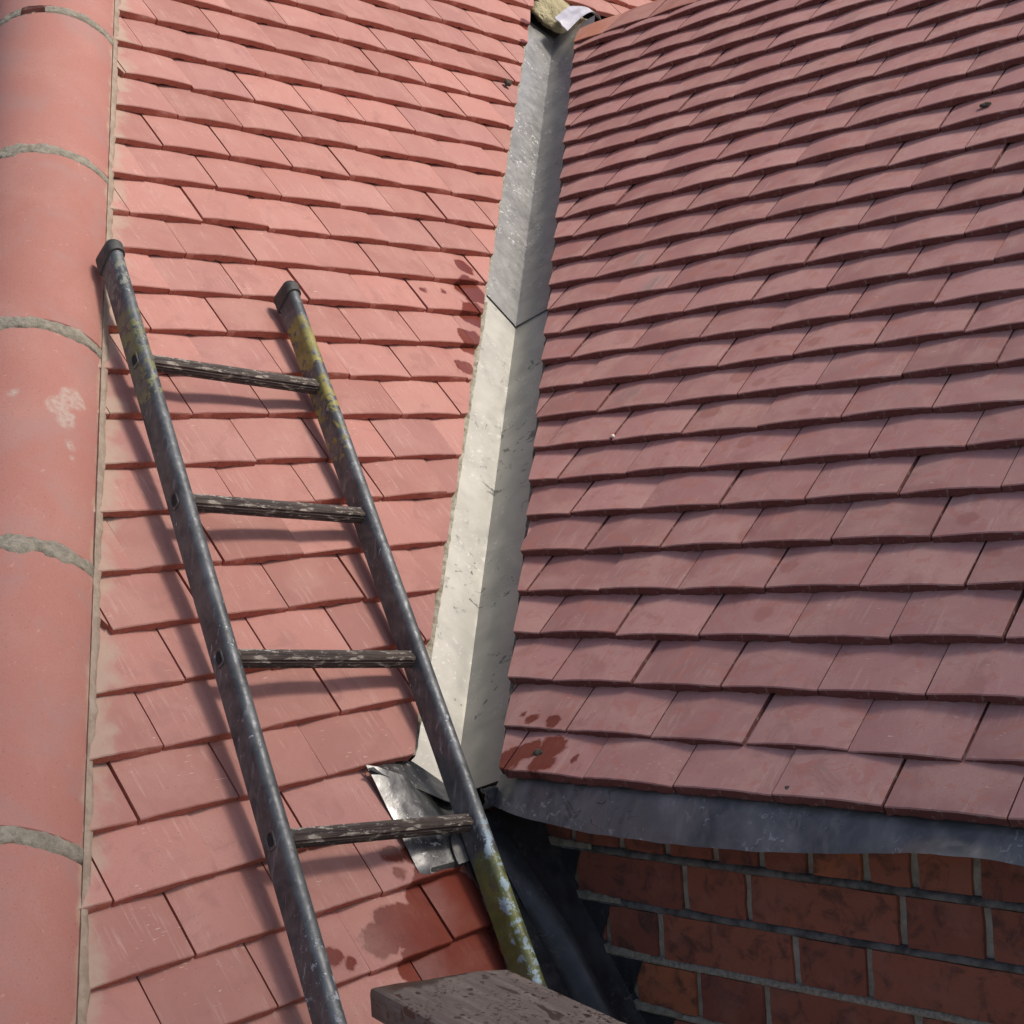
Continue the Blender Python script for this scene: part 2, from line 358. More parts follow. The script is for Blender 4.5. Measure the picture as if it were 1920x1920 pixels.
# ------------------------------------------------------------------ object helpers
def link(o, parent=None):
    COL.objects.link(o)
    if parent: o.parent = parent
    return o
def thing(name, label, cat, loc=None, group=None):
    o = bpy.data.objects.new(name, None); o.empty_display_size = .05; link(o)
    o['label'] = label; o['category'] = cat
    if group: o['group'] = group
    return o
def finish(bm, ang=35):
    bmesh.ops.recalc_face_normals(bm, faces=bm.faces)
    for f in bm.faces: f.smooth = True
    for e in bm.edges:
        if len(e.link_faces) == 2 and e.calc_face_angle(0) > math.radians(ang): e.smooth = False
def mesh_of(name, bm, mats, ang=35, keep=False):
    finish(bm, ang)
    me = bpy.data.meshes.new(name); bm.to_mesh(me)
    if not keep: bm.free()
    for m in (mats if isinstance(mats, (list, tuple)) else [mats]): me.materials.append(m)
    return me
def obj(name, bm, mats, parent=None, ang=35, mw=None, label=None, cat=None, kind=None, group=None):
    o = bpy.data.objects.new(name, mesh_of(name, bm, mats, ang)); link(o, parent)
    if mw: o.matrix_world = mw
    if label: o['label'] = label
    if cat: o['category'] = cat
    if kind: o['kind'] = kind
    if group: o['group'] = group
    return o
def grid(bm, rows, closed=False, mat=0):
    vv = [[bm.verts.new(p) for p in r] for r in rows]
    for a, b in zip(vv, vv[1:]):
        n = len(a)
        for i in range(n if closed else n - 1):
            f = bm.faces.new((a[i], a[(i + 1) % n], b[(i + 1) % n], b[i])); f.material_index = mat
    return vv
def sheet(rows, nrm, th):
    """a thin solid sheet from a grid of points, thickness th below along nrm(i,j)"""
    bm = bmesh.new(); top = grid(bm, rows)
    R_, C_ = len(rows), len(rows[0])
    bot = [[bm.verts.new(rows[i][j] - (nrm(i, j) if callable(nrm) else nrm) * th) for j in range(C_)] for i in range(R_)]
    for i in range(R_ - 1):
        for j in range(C_ - 1): bm.faces.new((bot[i][j], bot[i + 1][j], bot[i + 1][j + 1], bot[i][j + 1]))
    for i in range(R_ - 1):
        bm.faces.new((top[i][0], top[i + 1][0], bot[i + 1][0], bot[i][0])); bm.faces.new((top[i][-1], bot[i][-1], bot[i + 1][-1], top[i + 1][-1]))
    for j in range(C_ - 1):
        bm.faces.new((top[0][j], bot[0][j], bot[0][j + 1], top[0][j + 1])); bm.faces.new((top[-1][j], top[-1][j + 1], bot[-1][j + 1], bot[-1][j]))
    return bm
def nz(p, s=1.0, o=0.0):
    return noise.noise(Vector((p[0] * s + o, p[1] * s - o, p[2] * s + o * .37)))
def slab(pts, n, th):
    bm = bmesh.new(); a = [bm.verts.new(p) for p in pts]; b = [bm.verts.new(p - n * th) for p in pts]
    bm.faces.new(a); bm.faces.new(b[::-1])
    for i in range(len(a)):
        j = (i + 1) % len(a); bm.faces.new((a[i], b[i], b[j], a[j]))
    return bm

# ------------------------------------------------------------------ ground far below
bm = bmesh.new(); S_ = 300
grid(bm, [[Vector((x, y, 0)) for x in (-S_, 0, S_)] for y in (-S_, 0, S_)])
g = obj('ground', bm, M['ground']); g['kind'] = 'structure'

# ------------------------------------------------------------------ plain clay tiles
TW, TL, TT = .1645, .265, .0160
def tile_bm(seed):
    rg = random.Random(seed); bm = bmesh.new(); NX = 14
    cam_ = .0033 + rg.uniform(-.0008, .0010); ph = rg.uniform(0, 10)
    tw = rg.uniform(-.0008, .0008)
    def ztop(x, y):
        a = 2 * x / TW
        return -cam_ * a * a + tw * a + .0020 * (1 - ((y - .11) / .12) ** 2) - .0003
    xs = [-TW / 2 + TW * i / NX for i in range(NX + 1)]
    wav = [rg.uniform(-.0005, .0005) for _ in xs]
    rows = []
    for y in (.0016, .05, .12, TL):
        rows.append([Vector((x, y + (wav[i] if y < .01 else 0), ztop(x, y))) for i, x in enumerate(xs)])
    lip = [Vector((x, wav[i] * .8, ztop(x, 0) - .0016)) for i, x in enumerate(xs)]
    low = [Vector((x, rg.uniform(-.0022, .0016), ztop(x, 0) - TT + rg.uniform(-.0016, .0030))) for x in xs]
    bot = [Vector((x, .012, ztop(x, 0) - TT + .0004)) for x in xs]
    bend = [Vector((x, TL, ztop(x, TL) - TT)) for x in xs]
    seq = [bot, low, lip] + rows + [bend]
    vv = [[bm.verts.new(p) for p in r] for r in seq]
    for k, (a, b) in enumerate(zip(vv, vv[1:])):
        for i in range(NX):
            f = bm.faces.new((a[i], a[i + 1], b[i + 1], b[i])); f.material_index = 0 if k in (2, 3, 4, 5) else 1
    for i in range(NX):
        f = bm.faces.new((vv[0][i + 1], vv[0][i], vv[-1][i], vv[-1][i + 1])); f.material_index = 1
    for j in (0, NX):
        f = bm.faces.new([r[j] for r in vv] if j else [r[j] for r in vv][::-1]); f.material_index = 1
    return bm
TILE_BM = [tile_bm(100 + i) for i in range(10)]
for b_ in TILE_BM: bmesh.ops.recalc_face_normals(b_, faces=b_.faces)
def tile_meshes(mats, tag):
    return [mesh_of('clay_tile_' + tag, b_, mats, 38, keep=True) for b_ in TILE_BM]
TMAT = {'L': [M['fl'], M['el']], 'LH': [M['flh'], M['el']], 'LW': [M['flw'], M['elw']], 'R': [M['fr'], M['er']], 'RW': [M['frw'], M['erw']], 'RD': [M['frd'], M['er']], 'T': [M['ft'], M['er']]}
TM = {k: tile_meshes(v_, 'clay') for k, v_ in TMAT.items()}
def tile_matrix(fr, u, v, g, rg, lift=0.0):
    a = math.atan(TT / g) + rg.uniform(-.006, .006)
    yaw = rg.gauss(0, .0045); rollj = rg.gauss(0, .006)
    d = fr.d * math.cos(yaw) + fr.s * math.sin(yaw); s0 = fr.s * math.cos(yaw) - fr.d * math.sin(yaw)
    s = s0 * math.cos(a) - fr.n * math.sin(a); n = d.cross(s)
    d2 = d * math.cos(rollj) + n * math.sin(rollj); n = d2.cross(s).normalized(); d = s.cross(n)
    o = fr(u, v + rg.gauss(0, .0012), .0064 + abs(rg.gauss(0, .0010)) + lift)
    return Matrix(((d.x, s.x, n.x, o.x), (d.y, s.y, n.y, o.y), (d.z, s.z, n.z, o.z), (0, 0, 0, 1)))
def put_tile(parent, key, fr, u, v, g, rg, cuts, lift=0.0, store=None):
    """cuts: list of (world point, outward normal); the outside is cut away"""
    mw = tile_matrix(fr, u, v, g, rg, lift); vi = rg.randrange(10)
    corners = [mw @ Vector(c) for c in ((-TW / 2, 0, 0), (TW / 2, 0, 0), (-TW / 2, TL, 0), (TW / 2, TL, 0))]
    if store is None and key in 'LR':
        ctr = mw @ Vector((0, .06, 0))
        if any((ctr - c_).length < r_ + .14 for c_, r_ in (WET_L if key == 'L' else WET_R)): key += 'W'
        elif key == 'R' and any((ctr - c_).length < r_ + .13 for c_, r_ in DAMP_R + SMUDGE_R): key = 'RD'
        elif key == 'L' and (ctr - C0).dot(-HE) < .28: key = 'LH'
    need = []
    for p_, n_ in cuts:
        ds = [(c - p_).dot(n_) for c in corners]
        if min(ds) > -.004: return None
        if max(ds) > 0: need.append((p_, n_))
    if store is not None:
        bm = TILE_BM[vi].copy(); inv = mw.inverted()
    if not need and store is None:
        o = bpy.data.objects.new('roof_tile', TM[key][vi]); link(o, parent); o.matrix_world = mw; return o
    if store is None: bm = TILE_BM[vi].copy(); inv = mw.inverted()
    i3 = inv.to_3x3()
    for p_, n_ in need:
        r_ = bmesh.ops.bisect_plane(bm, geom=bm.verts[:] + bm.edges[:] + bm.faces[:], plane_co=inv @ p_, plane_no=(i3 @ n_).normalized(), clear_outer=True, dist=1e-5)
        ee = [e for e in r_['geom_cut'] if isinstance(e, bmesh.types.BMEdge)]
        if ee:
            nf = bmesh.ops.holes_fill(bm, edges=ee)
            for f in nf['faces']: f.material_index = 1
    if len(bm.faces) < 6: bm.free(); return None
    if store is not None:
        me = mesh_of('tmp', bm, []); me.transform(mw); store.append(me); return None
    o = bpy.data.objects.new('roof_tile', mesh_of('clay_tile_cut', bm, TMAT[key], 38)); link(o, parent); o.matrix_world = mw
    return o
def joined(name, meshes, mats, parent, kind='stuff'):
    bm = bmesh.new()
    for me in meshes: bm.from_mesh(me)
    for me in meshes: bpy.data.meshes.remove(me)
    o = obj(name, bm, mats, parent, 38)
    o['kind'] = kind
    return o

# ------------------------------------------------------------------ main roof slope
main = thing('main_roof', 'steep red clay tiled roof slope with mortared round hip, under the ladder', 'roof')
vdir = Vector((.853, 1)).normalized()
n_val_l = (L.d * vdir.y - L.s * vdir.x)
n_hip = HE
rg = random.Random(5)
for c in range(-8, 24):
    v = -interp(LC, c) * GL
    par = 0.5 if c % 2 else 0.0
    du = interp(LU, c)
    for k in range(-10, 22):
        uc = (k + par + .5 + du) * W + rg.gauss(0, .0007)
        if uc < hip_u(v) - .12: continue
        cuts = [(L(hip_u(v) - .030, v), n_hip)]
        if c >= -5 and c <= 18:
            cuts.append((L(val_l(v) + rg.uniform(-.003, .003), v), n_val_l))
        elif c > 18:
            cuts.append((L({19: -.555, 20: -.495}.get(c, -.458), v), L.d))
        else:
            if uc > 2.75: continue
        if c in (2, 15):
            q = L(hip_u(v) + (.016 if c == 2 else .024), v)
            cuts.append((q, (-L.d * .9 - L.s * .42).normalized()))
        put_tile(main, 'L', L, uc, v, GL, rg, cuts)
upper = []
for c in range(-17, -8):                                      # courses above the picture, joined
    v = -interp(LC, c) * GL
    for k in range(-8, 18):
        uc = (k + (.5 if c % 2 else 0) + .7) * W
        if hip_u(v) - .12 < uc < 3.0: put_tile(main, 'L', L, uc, v, GL, rg, [(L(hip_u(v) - .030, v), n_hip)], store=upper)
joined('upper_roof_tiles', upper, TMAT['L'], main)
# deck (felted boarding) under the tiles
pts = [L(hip_u(-3.2) - .06, -3.2, -.072), L(3.2, -3.2, -.072), L(3.2, 1.9, -.072), L(hip_u(1.9) - .06, 1.9, -.072)]
obj('roof_deck', slab(pts, L.n, .02), M['deck'], main)

# hip: cylinder of r .14 bedded along the left edge
HR = .140
HC = lambda t: C0 + HIPD * t + HE * .087 + L.n * -.113
HK = (Vector((0, 0, 1)) - HIPD * HIPD.z).normalized()
HM = HK.cross(HIPD); HM = HM if HM.dot(HE) < 0 else -HM            # towards the slope in view
HA = math.radians(69)
def hip_pt(t, a, r):
    return HC(t) + (HK * math.cos(a) + HM * math.sin(a)) * r
joints = [-.122 - .4665 * j for j in range(-4, 7)]
for j in range(len(joints) - 1):
    hi, lo = joints[j] - .009, joints[j + 1] + .009
    rr = HR + [0, .001, -.0012, .0006][j % 4]
    bm = bmesh.new(); rows = []
    prof = [(hi, -.014), (hi, -.003), (hi - .003, 0)] + [(hi + (lo - hi) * f, 0) for f in (.2, .4, .6, .8)] + [(lo + .003, 0), (lo, -.003), (lo, -.014)]
    for t, dr in prof:
        rows.append([hip_pt(t + .0015 * math.sin(a * 3 + j), a, rr + dr + .0012 * nz((t * 5, a * 2, j), 1)) for a in [-HA + 2 * HA * i / 26 for i in range(27)]])
    vv = grid(bm, rows)
    grid(bm, [[v_.co.copy() for v_ in vv[0]], [v_.co.copy() for v_ in vv[-1]]])
    bmesh.ops.remove_doubles(bm, verts=bm.verts, dist=1e-5)
    obj('hip_tile', bm, M['hip'], main, 40)
for j, t in enumerate(joints[1:-1]):
    bm = bmesh.new(); rows = []
    gap = {3: (-.30, .02), 4: (-.62, -.40)}.get(j)
    NA = 70
    for q in range(9):
        f = q / 8 - .5
        row = []
        for i in range(NA + 1):
            a = -HA + 2 * HA * i / NA
            wd = .033 * (.75 + .9 * abs(nz((a * 2.2, j * 3, 0), 1)) + .30 * nz((a * 14, j * 3, f * 2), 1) + .18 * nz((a * 40, j, f * 3), 1)) * (1 if abs(a) < .8 else 1 - .5 * (abs(a) - .8))
            p = hip_pt(t + f * wd + .004 * nz((a * 6, j, 2), 1), a, 1)
            d_ = (p - HC(t + f * wd)).normalized()
            rr = HR + .0022 * (1 - (2 * f) ** 4) - .003 * (2 * f) ** 8 + .0018 * nz((a * 30, f * 5, j), 1)
            row.append(HC(t + f * wd + .004 * nz((a * 6, j, 2), 1)) + (HK * math.cos(a) + HM * math.sin(a)) * rr)
        rows.append(row)
    vv = grid(bm, rows)
    if gap:
        kill = [f for f in bm.faces if gap[0] < math.atan2((f.calc_center_median() - HC(t)).dot(HM), (f.calc_center_median() - HC(t)).dot(HK)) < gap[1] and abs((f.calc_center_median() - HC(t)).dot(HIPD)) < .012]
        bmesh.ops.delete(bm, geom=kill, context='FACES')
    obj('mortar_joint', bm, M['mortar_grey'], main, 60)
# bedding mortar along the foot of the hip tiles, both sides built the same way
bm = bmesh.new(); rows = []
for i in range(261):
    t = -2.75 + i * .0155
    q = nz((t * 9, 1, 0), 1); q2 = nz((t * 40, 7, 0), 1)
    q3 = nz((t * 110, 3, 0), 1); e0 = -.003 - .009 * q - .004 * q2 - .003 * q3
    ring = [(.012, -.03), (.012, .009 + .003 * q2), (.005, .006 + .003 * q + .002 * q3), (e0 * .5, .003 + .003 * q2), (e0, -.002 + .003 * q3), (e0 - .001, -.03)]
    rows.append([C0 + HIPD * t + HE * e + L.n * h for e, h in ring])
grid(bm, rows, closed=True)
obj('hip_bedding', bm, M['mortar'], main, 70)

# slope beyond the hip (out of frame, seen only from the side)
vl = L.n - HM * 2 * L.n.dot(HM)
d2 = (Vector((0, 0, 1)).cross(vl)).normalized()
K = Frame((0, 0, 0), 0, 0); K.d = d2; K.n = vl.normalized(); K.s = K.n.cross(K.d); K.o = C0 + HE * 0
hk = lambda X: (X - HC(0)).dot(HM)
store = []
rk = random.Random(9)
hip_apex = HC(0) + HK * .03
m0 = L(0, 0) - HM * 2 * (L(0, 0) - hip_apex).dot(HM)
K.o = m0
for c in range(-6, 22):
    v = -interp(LC, c) * GL
    for k in range(-16, 16):
        uc = (k + (.5 if c % 2 else 0)) * W
        P_ = K(uc, v)
        dd = hk(P_)
        if dd > -.03 or dd < -.95: continue
        put_tile(main, 'L', K, uc, v, GL, rk, [(HC(0) - HM * .10, HM)], store=store)
bigK = joined('hip_end_tiles', store, TMAT['L'], main)
pts = [p - HM * 2 * (p - hip_apex).dot(HM) for p in [L(hip_u(-3.2) + .03, -3.2, -.072), L(hip_u(-3.2) + 1.3, -3.2, -.072), L(hip_u(1.9) + 1.3, 1.9, -.072), L(hip_u(1.9) + .03, 1.9, -.072)]]
obj('hip_end_deck', slab(pts[::-1], K.n, .02), M['deck'], main)

# ------------------------------------------------------------------ dormer roof slope
dorm = thing('dormer_roof', 'dusty pink clay tiled dormer roof slope above the brick wall', 'roof')
vdr = Vector((-.478, 1)).normalized()
n_val_r = -(R.d * vdr.y - R.s * vdr.x)
far = []
rg = random.Random(21)
for c in range(0, 29):
    v = interp(RC, c) * GR
    par = 0.5 if c % 2 else 0.0
    du = interp(RU, c)
    for k in range(-14, 16):
        uc = (k + par + .5 + du) * W + rg.gauss(0, .0008)
        cuts = [(R(val_r(v) + rg.uniform(-.003, .003), v), n_val_r)]
        if c >= 24: cuts.append((R(0, RIDGE_V), R.s))
        right = interp([(0, .55), (.48, .40), (1.25, .20), (2.02, 0), (2.7, -.25)], v)
        key = 'T' if c == 28 else 'R'
        if uc > right + .26:
            if uc < 1.6: put_tile(dorm, key, R, uc, v, GR, rg, cuts, store=far)
            continue
        put_tile(dorm, key, R, uc, v, GR, rg, cuts, lift=(.004 if c == 0 else 0))
joined('far_roof_tiles', far, TMAT['R'], dorm)
pts = [R(val_r(-.01) - .03, .012, -.066), R(1.7, .012, -.066), R(1.7, RIDGE_V - .02, -.066), R(val_r(RIDGE_V) - .03, RIDGE_V - .02, -.066)]
obj('roof_deck', slab(pts, R.n, .02), M['deck'], dorm)
rp = R(0, RIDGE_V - .01, -.03); sF = (R.hn * math.cos(.7835) - Vector((0, 0, 1)) * math.sin(.7835))
pts = [rp + R.d * -1.62, rp + R.d * 1.7, rp + R.d * 1.7 + sF * 2.0, rp + R.d * -1.62 + sF * .30]
obj('rear_slope', slab(pts[::-1], sF.cross(R.d).normalized() * (1 if sF.cross(R.d).z > 0 else -1), .02), M['fr'], dorm)

# ------------------------------------------------------------------ valley lining
HL_, HR_ = -.050, -.040
A_ = Matrix((L.n, R.n, (L.n.cross(R.n)).normalized()))
VD = L.n.cross(R.n).normalized(); VD = VD if VD.z > 0 else -VD
A_ = Matrix((L.n, R.n, VD))
V0 = CAM + A_.inverted() @ Vector(((L.o - CAM).dot(L.n) + HL_, (R.o - CAM).dot(R.n) + HR_, 0))
VAL = lambda z: V0 + VD * ((CAM.z + z - V0.z) / VD.z)
EL = VD.cross(L.n).normalized(); EL = EL if EL.dot(L.d) < 0 else -EL
ER = VD.cross(R.n).normalized(); ER = ER if ER.dot(R.d) > 0 else -ER
val = thing('valley_lining', 'long pale grey lead valley gutter between the two tiled slopes', 'gutter')
def val_sheet(z0, z1, lift, mat, skew=(0, 0), seed=0, rows_n=60):
    rows = []
    cols = [(-.165, 'l'), (-.12, 'l'), (-.09, 'l'), (-.06, 'l'), (-.03, 'l'), (-.008, 'l'), (0, 'l'), (.008, 'r'), (.03, 'r'), (.06, 'r'), (.09, 'r'), (.12, 'r'), (.155, 'r')]
    for i in range(rows_n + 1):
        f = i / rows_n; row = []
        for x, sd_ in cols:
            z = z0 + (z1 - z0) * f
            z += (1 - f) * (skew[0] * -x if x < 0 else skew[1] * x)
            C = VAL(z)
            e, nn = (EL, L.n) if sd_ == 'l' else (ER, R.n)
            p = C + e * abs(x)
            am = .0008 * min(1, abs(x) / .03)
            nm = nn if abs(x) > .004 else (L.n + R.n).normalized()
            row.append(p + nm * (lift + am * nz(p, 6, seed) + am * .25 * nz(p, 17, seed + 3)))
        rows.append(row)
    return sheet(rows, (L.n + R.n).normalized(), .0022)
obj('lead_sheet', val_sheet(-.475, .46, 0.0, None, (0, 0), 1), M['valley'], val, 18)
obj('lead_sheet', val_sheet(.41, 1.46, .0045, None, (.35, .08), 4), M['valley_up'], val, 18)
# mortar pointing under the cut tiles, both sides
def pointing(fr, fn, s_in, v0, v1, mat, nm, seed, face, top=-.006):
    bm = bmesh.new(); rows = []; n_ = int((v1 - v0) / .012)
    for i in range(n_ + 1):
        v = v0 + (v1 - v0) * i / n_
        q = nz((v * 14, seed, 0), 1); q2 = nz((v * 60, seed, 4), 1)
        u = fn(v) + s_in * (.006 + .005 * q + .004 * q2 - face)
        ring = [(u - s_in * .006, -.056), (u, top - .010 + .006 * q2), (u + s_in * .005, top + .003 * q), (u + s_in * .014, top - .002), (u + s_in * .03, -.02), (u + s_in * .03, -.056)]
        rows.append([fr(a, v, h) for a, h in ring])
    grid(bm, rows, closed=True)
    return obj(nm, bm, mat, val, 70)
pointing(L, val_l, -1, -1.77, -.75, M['putty2'], 'mortar_pointing', 3, .025, -.004)
pointing(L, val_l, -1, -.75, .40, M['putty2'], 'mortar_pointing', 5, .017, -.006)
pointing(R, val_r, 1, .03, 2.55, M['mortar_dirty'], 'mortar_pointing', 8, .017, -.008)
# wing of lead dressed out at the foot of the valley
def pxgrid(fr, quad, nu, nv, hf):
    """bilinear grid between four pixel corners dropped on a slope (height hf(a,b))"""
    P = [on(fr, *q) for q in quad]; rows = []
    for i in range(nv + 1):
        b = i / nv; row = []
        for j in range(nu + 1):
            a = j / nu
            p = P[0].lerp(P[1], a).lerp(P[3].lerp(P[2], a), b)
            row.append(p + fr.n * hf(a, b, p))
        rows.append(row)
    return rows
rows = []
A0, A1, B0, B1 = on(L, 689, 1441, .014), on(L, 764, 1422, -.022), on(L, 856, 1509, -.018), on(L, 846, 1478, -.046)
for i in range(15):
    b = i / 14; row = []
    for j in range(7):
        a = j / 6
        p = A0.lerp(B0, b).lerp(A1.lerp(B1, b), a)
        row.append(p + L.n * (.0025 * nz(p, 25) + .006 * math.sin(b * 3.14) * (1 - a)) - L.s * (.006 * math.sin(b * 3.14) * (1 - a)))
    rows.append(row)
obj('dressed_wing', sheet(rows, L.n, .002), M['saddle'], val, 30)

# lead saddle lying on the main slope below the valley
rows = []
ss = lambda x: max(0, min(1, x)) ** 2 * (3 - 2 * max(0, min(1, x)))
for i in range(19):
    row = []
    for j in range(15):
        u = -.592 + .20 * j / 14
        vt = -1.772 - (u + .59) * .58 if u < -.455 else -1.850
        f = i / 18; v = -1.967 + (vt + 1.967) * f
        p = L(u, v)
        h = .0105 + .0016 * nz(p, 24, 3) + .0012 * nz(p, 55, 1) - .042 * ss((u + .54) / .10) * ss((f - .2) / .8)
        if j == 0: h -= .004
        if i == 0: h -= .007
        row.append(p + L.n * h)
    rows.append(row)
sad = obj('lead_saddle', sheet(rows, L.n, .002), M['saddle'], None, 30, label='crinkled shiny lead patch dressed over tiles at the foot of the valley', cat='flashing')
bm = bmesh.new()
rows = []
for i in range(8):
    v = -1.966 + .05 * i / 7
    w_ = .024 * math.sqrt(max(0.02, 1 - ((i / 7) ** 2)))
    rows.append([L(-.495 + w_ * (j / 4 - 1), v, .0155 + .0015 * (1 - abs(j / 4 - 1))) for j in range(9)])
obj('lead_clip', sheet(rows, L.n, .0025), M['apron'], sad, 40)

# ------------------------------------------------------------------ brick cheek wall
WOFF = .095
WN = -R.hn                                                     # outward
wallp = lambda u, z, o=0.0: R.o + R.hn * WOFF + R.d * u + Vector((0, 0, z + CAM.z - R.o.z)) + WN * o
wall = thing('brick_wall', 'old dark red brick dormer wall below the lead apron', 'wall')
ju = (lambda z: L.uv(wallp(0, z))[2])
def wall_left(z):                                             # where the wall meets the main slope
    return -(L(0, 0) - wallp(0, z)).dot(L.n) / L.n.dot(R.d) * -1
bmw = bmesh.new()
def boxw(bm, u0, u1, z0, z1, o0, o1):
    vs_ = [bm.verts.new(wallp(u, z, o)) for u in (u0, u1) for z in (z0, z1) for o in (o0, o1)]
    for q in ((0, 1, 3, 2), (4, 6, 7, 5), (0, 4, 5, 1), (2, 3, 7, 6), (0, 2, 6, 4), (1, 5, 7, 3)): bm.faces.new([vs_[i] for i in q])
boxw(bmw, -.75, 1.7, -1.6, -.45, -.12, -.008)
obj('wall_core', bmw, M['mortar_wall'], wall)
CH = .0805; J0 = -.5581
BM_CACHE = {}
def brick_mesh(len_, hgt, seed):
    key = (round(len_, 3), round(hgt, 3), seed)
    if key not in BM_CACHE:
        rg_ = random.Random(seed); bm = bmesh.new()
        nx, ny = max(3, int(len_ / .035)), 3
        def edge(x, y):
            return Vector((rg_.uniform(-.0012, .0012), rg_.uniform(-.0012, .0012), rg_.uniform(-.0012, .0006)))
        rows = [[Vector((len_ * i / nx, hgt * j / ny, 0)) + edge(i, j) for i in range(nx + 1)] for j in range(ny + 1)]
        vv = grid(bm, rows)
        loop = vv[0][:-1] + [r[-1] for r in vv[:-1]] + vv[-1][:0:-1] + [r[0] for r in vv[:0:-1]]
        back = [bm.verts.new(v_.co + Vector((0, 0, -.05))) for v_ in loop]
        for i in range(len(loop)):
            j = (i + 1) % len(loop); bm.faces.new((loop[i], back[i], back[j], loop[j]))
        bm.faces.new(back)
        be = [e for e in bm.edges if len(e.link_faces) == 2 and e.calc_face_angle(0) > .8 and all(v_.co.z > -.02 for v_ in e.verts)]
        bmesh.ops.bevel(bm, geom=be, offset=.0035, segments=1, affect='EDGES')
        BM_CACHE[key] = mesh_of('brick', bm, M['brick'], 40)
    return BM_CACHE[key]
def put_brick(u0, u1, z0, z1, seed):
    me = brick_mesh(u1 - u0, z1 - z0, seed % 5)
    o = bpy.data.objects.new('brick', me); link(o, wall)
    p = wallp(u0, z0, random.uniform(-.001, .0015))
    o.matrix_world = Matrix(((R.d.x, 0, WN.x, p.x), (R.d.y, 0, WN.y, p.y), (R.d.z, 1, WN.z, p.z), (0, 0, 0, 1))) @ Matrix.Rotation(random.uniform(-.006, .006), 4, 'Z')
PERP = {-1: [-.62, -.50, -.39, -.283, -.183, -.094, -.004, .077, .158, .247, .32, .409, .50, .60, .69],
        0: [-.42, -.285, -.065, .050, .298, .420, .668, .79],
        1: [-.33, -.222, -.118, .124, .242, .49, .61, .86],
        2: [-.30, -.175, -.052, .070, .31, .43, .68],
        3: [-.118, .124, .242, .49, .61, .86],
        4: [-.052, .070, .31, .43, .68]}
for c in range(-1, 9):
    pp = PERP.get(c, PERP[3 + c % 2])
    zt = J0 - c * CH - .006; zb = zt - CH + .0125
    while pp[-1] < 1.5: pp = pp + [pp[-1] + (.12 if (len(pp) + c) % 2 else .245)]
    for i, (a, b_) in enumerate(zip(pp, pp[1:])):
        put_brick(a + .007, b_ - .007, zb, zt, c * 7 + i)
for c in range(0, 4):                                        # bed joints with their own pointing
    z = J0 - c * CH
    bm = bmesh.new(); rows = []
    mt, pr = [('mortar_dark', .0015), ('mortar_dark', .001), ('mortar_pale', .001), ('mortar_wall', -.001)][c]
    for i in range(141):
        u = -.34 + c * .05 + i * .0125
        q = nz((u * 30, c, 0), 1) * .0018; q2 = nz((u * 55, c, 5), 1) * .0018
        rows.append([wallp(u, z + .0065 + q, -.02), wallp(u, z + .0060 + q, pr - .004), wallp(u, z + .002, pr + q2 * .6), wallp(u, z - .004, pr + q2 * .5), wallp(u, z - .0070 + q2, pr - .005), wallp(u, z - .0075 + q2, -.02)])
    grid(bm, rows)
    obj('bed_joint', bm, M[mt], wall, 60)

# stepped flashing up the wall and over the edge of the main slope
step = thing('step_flashing', 'dark stepped lead flashing, blackened for the shade in the corner where brick wall meets main roof', 'flashing')
def jn(z):
    # u on the wall where the main slope (raised .01) passes at height z
    lo, hi = -2.0, 2.0
    base = wallp(0, z); den = R.d.dot(L.n)
    return (L.o + L.n * .012 - base).dot(L.n) / den
for c in range(-1, 6):
    zt = J0 - c * CH; zb = zt - CH
    lt = -.268 + .0565 * c; lb = -.293 + .0525 * c              # slanting cut edge of each step
    pts = [wallp(lt, zt - .004, .003), wallp(lb, zb + .004, .003), wallp(jn(zb) - .03, zb + .004, .003), wallp(jn(zt) - .03, zt - .004, .003)]
    bm = slab([pts[0], pts[3], pts[2], pts[1]], WN, .004)
    obj('lead_step', bm, M['step'], step)
    # pointing wedge over the step
    bm = bmesh.new(); rows = []
    for i in range(15):
        f = i / 14; u = lb - .012 + f * .115
        hgt = .011 * (1 - f * .6) + .003 * nz((u * 60, c, 0), 1)
        z = zb + .004
        rows.append([wallp(u, z + hgt, -.004), wallp(u, z + hgt * .8, .005 - .004 * f), wallp(u, z - .004, .007 - .005 * f), wallp(u, z - hgt * .9, -.004)])
    grid(bm, rows)
    obj('pointing', bm, M['mortar_grey'], step, 70)
# sheet lying on the slope, with turned welt
def lay(u0, u1, v0, v1, hf, nu, nv):
    return [[L(u0 + (u1 - u0) * j / nu, v0 + (v1 - v0) * i / nv, hf(j / nu, i / nv)) for j in range(nu + 1)] for i in range(nv + 1)]
rows = lay(-.498, -.31, -2.75, -1.90, lambda a, b: .012 + .003 * nz((a * 3, b * 14, 2), 1) + .012 * max(0, a - .8) * 5, 10, 40)
obj('soaker_sheet', sheet(rows, L.n, .002), M['step'], step, 30)
rows = lay(-.432, -.395, -2.75, -1.935, lambda a, b: .014 + .030 * math.sin(a * math.pi * .55) * min(1, (1 - b) * 4 + .1) + .002 * nz((a * 2, b * 20, 5), 1), 6, 40)
obj('turned_welt', sheet(rows, L.n, .002), M['step'], step, 40)

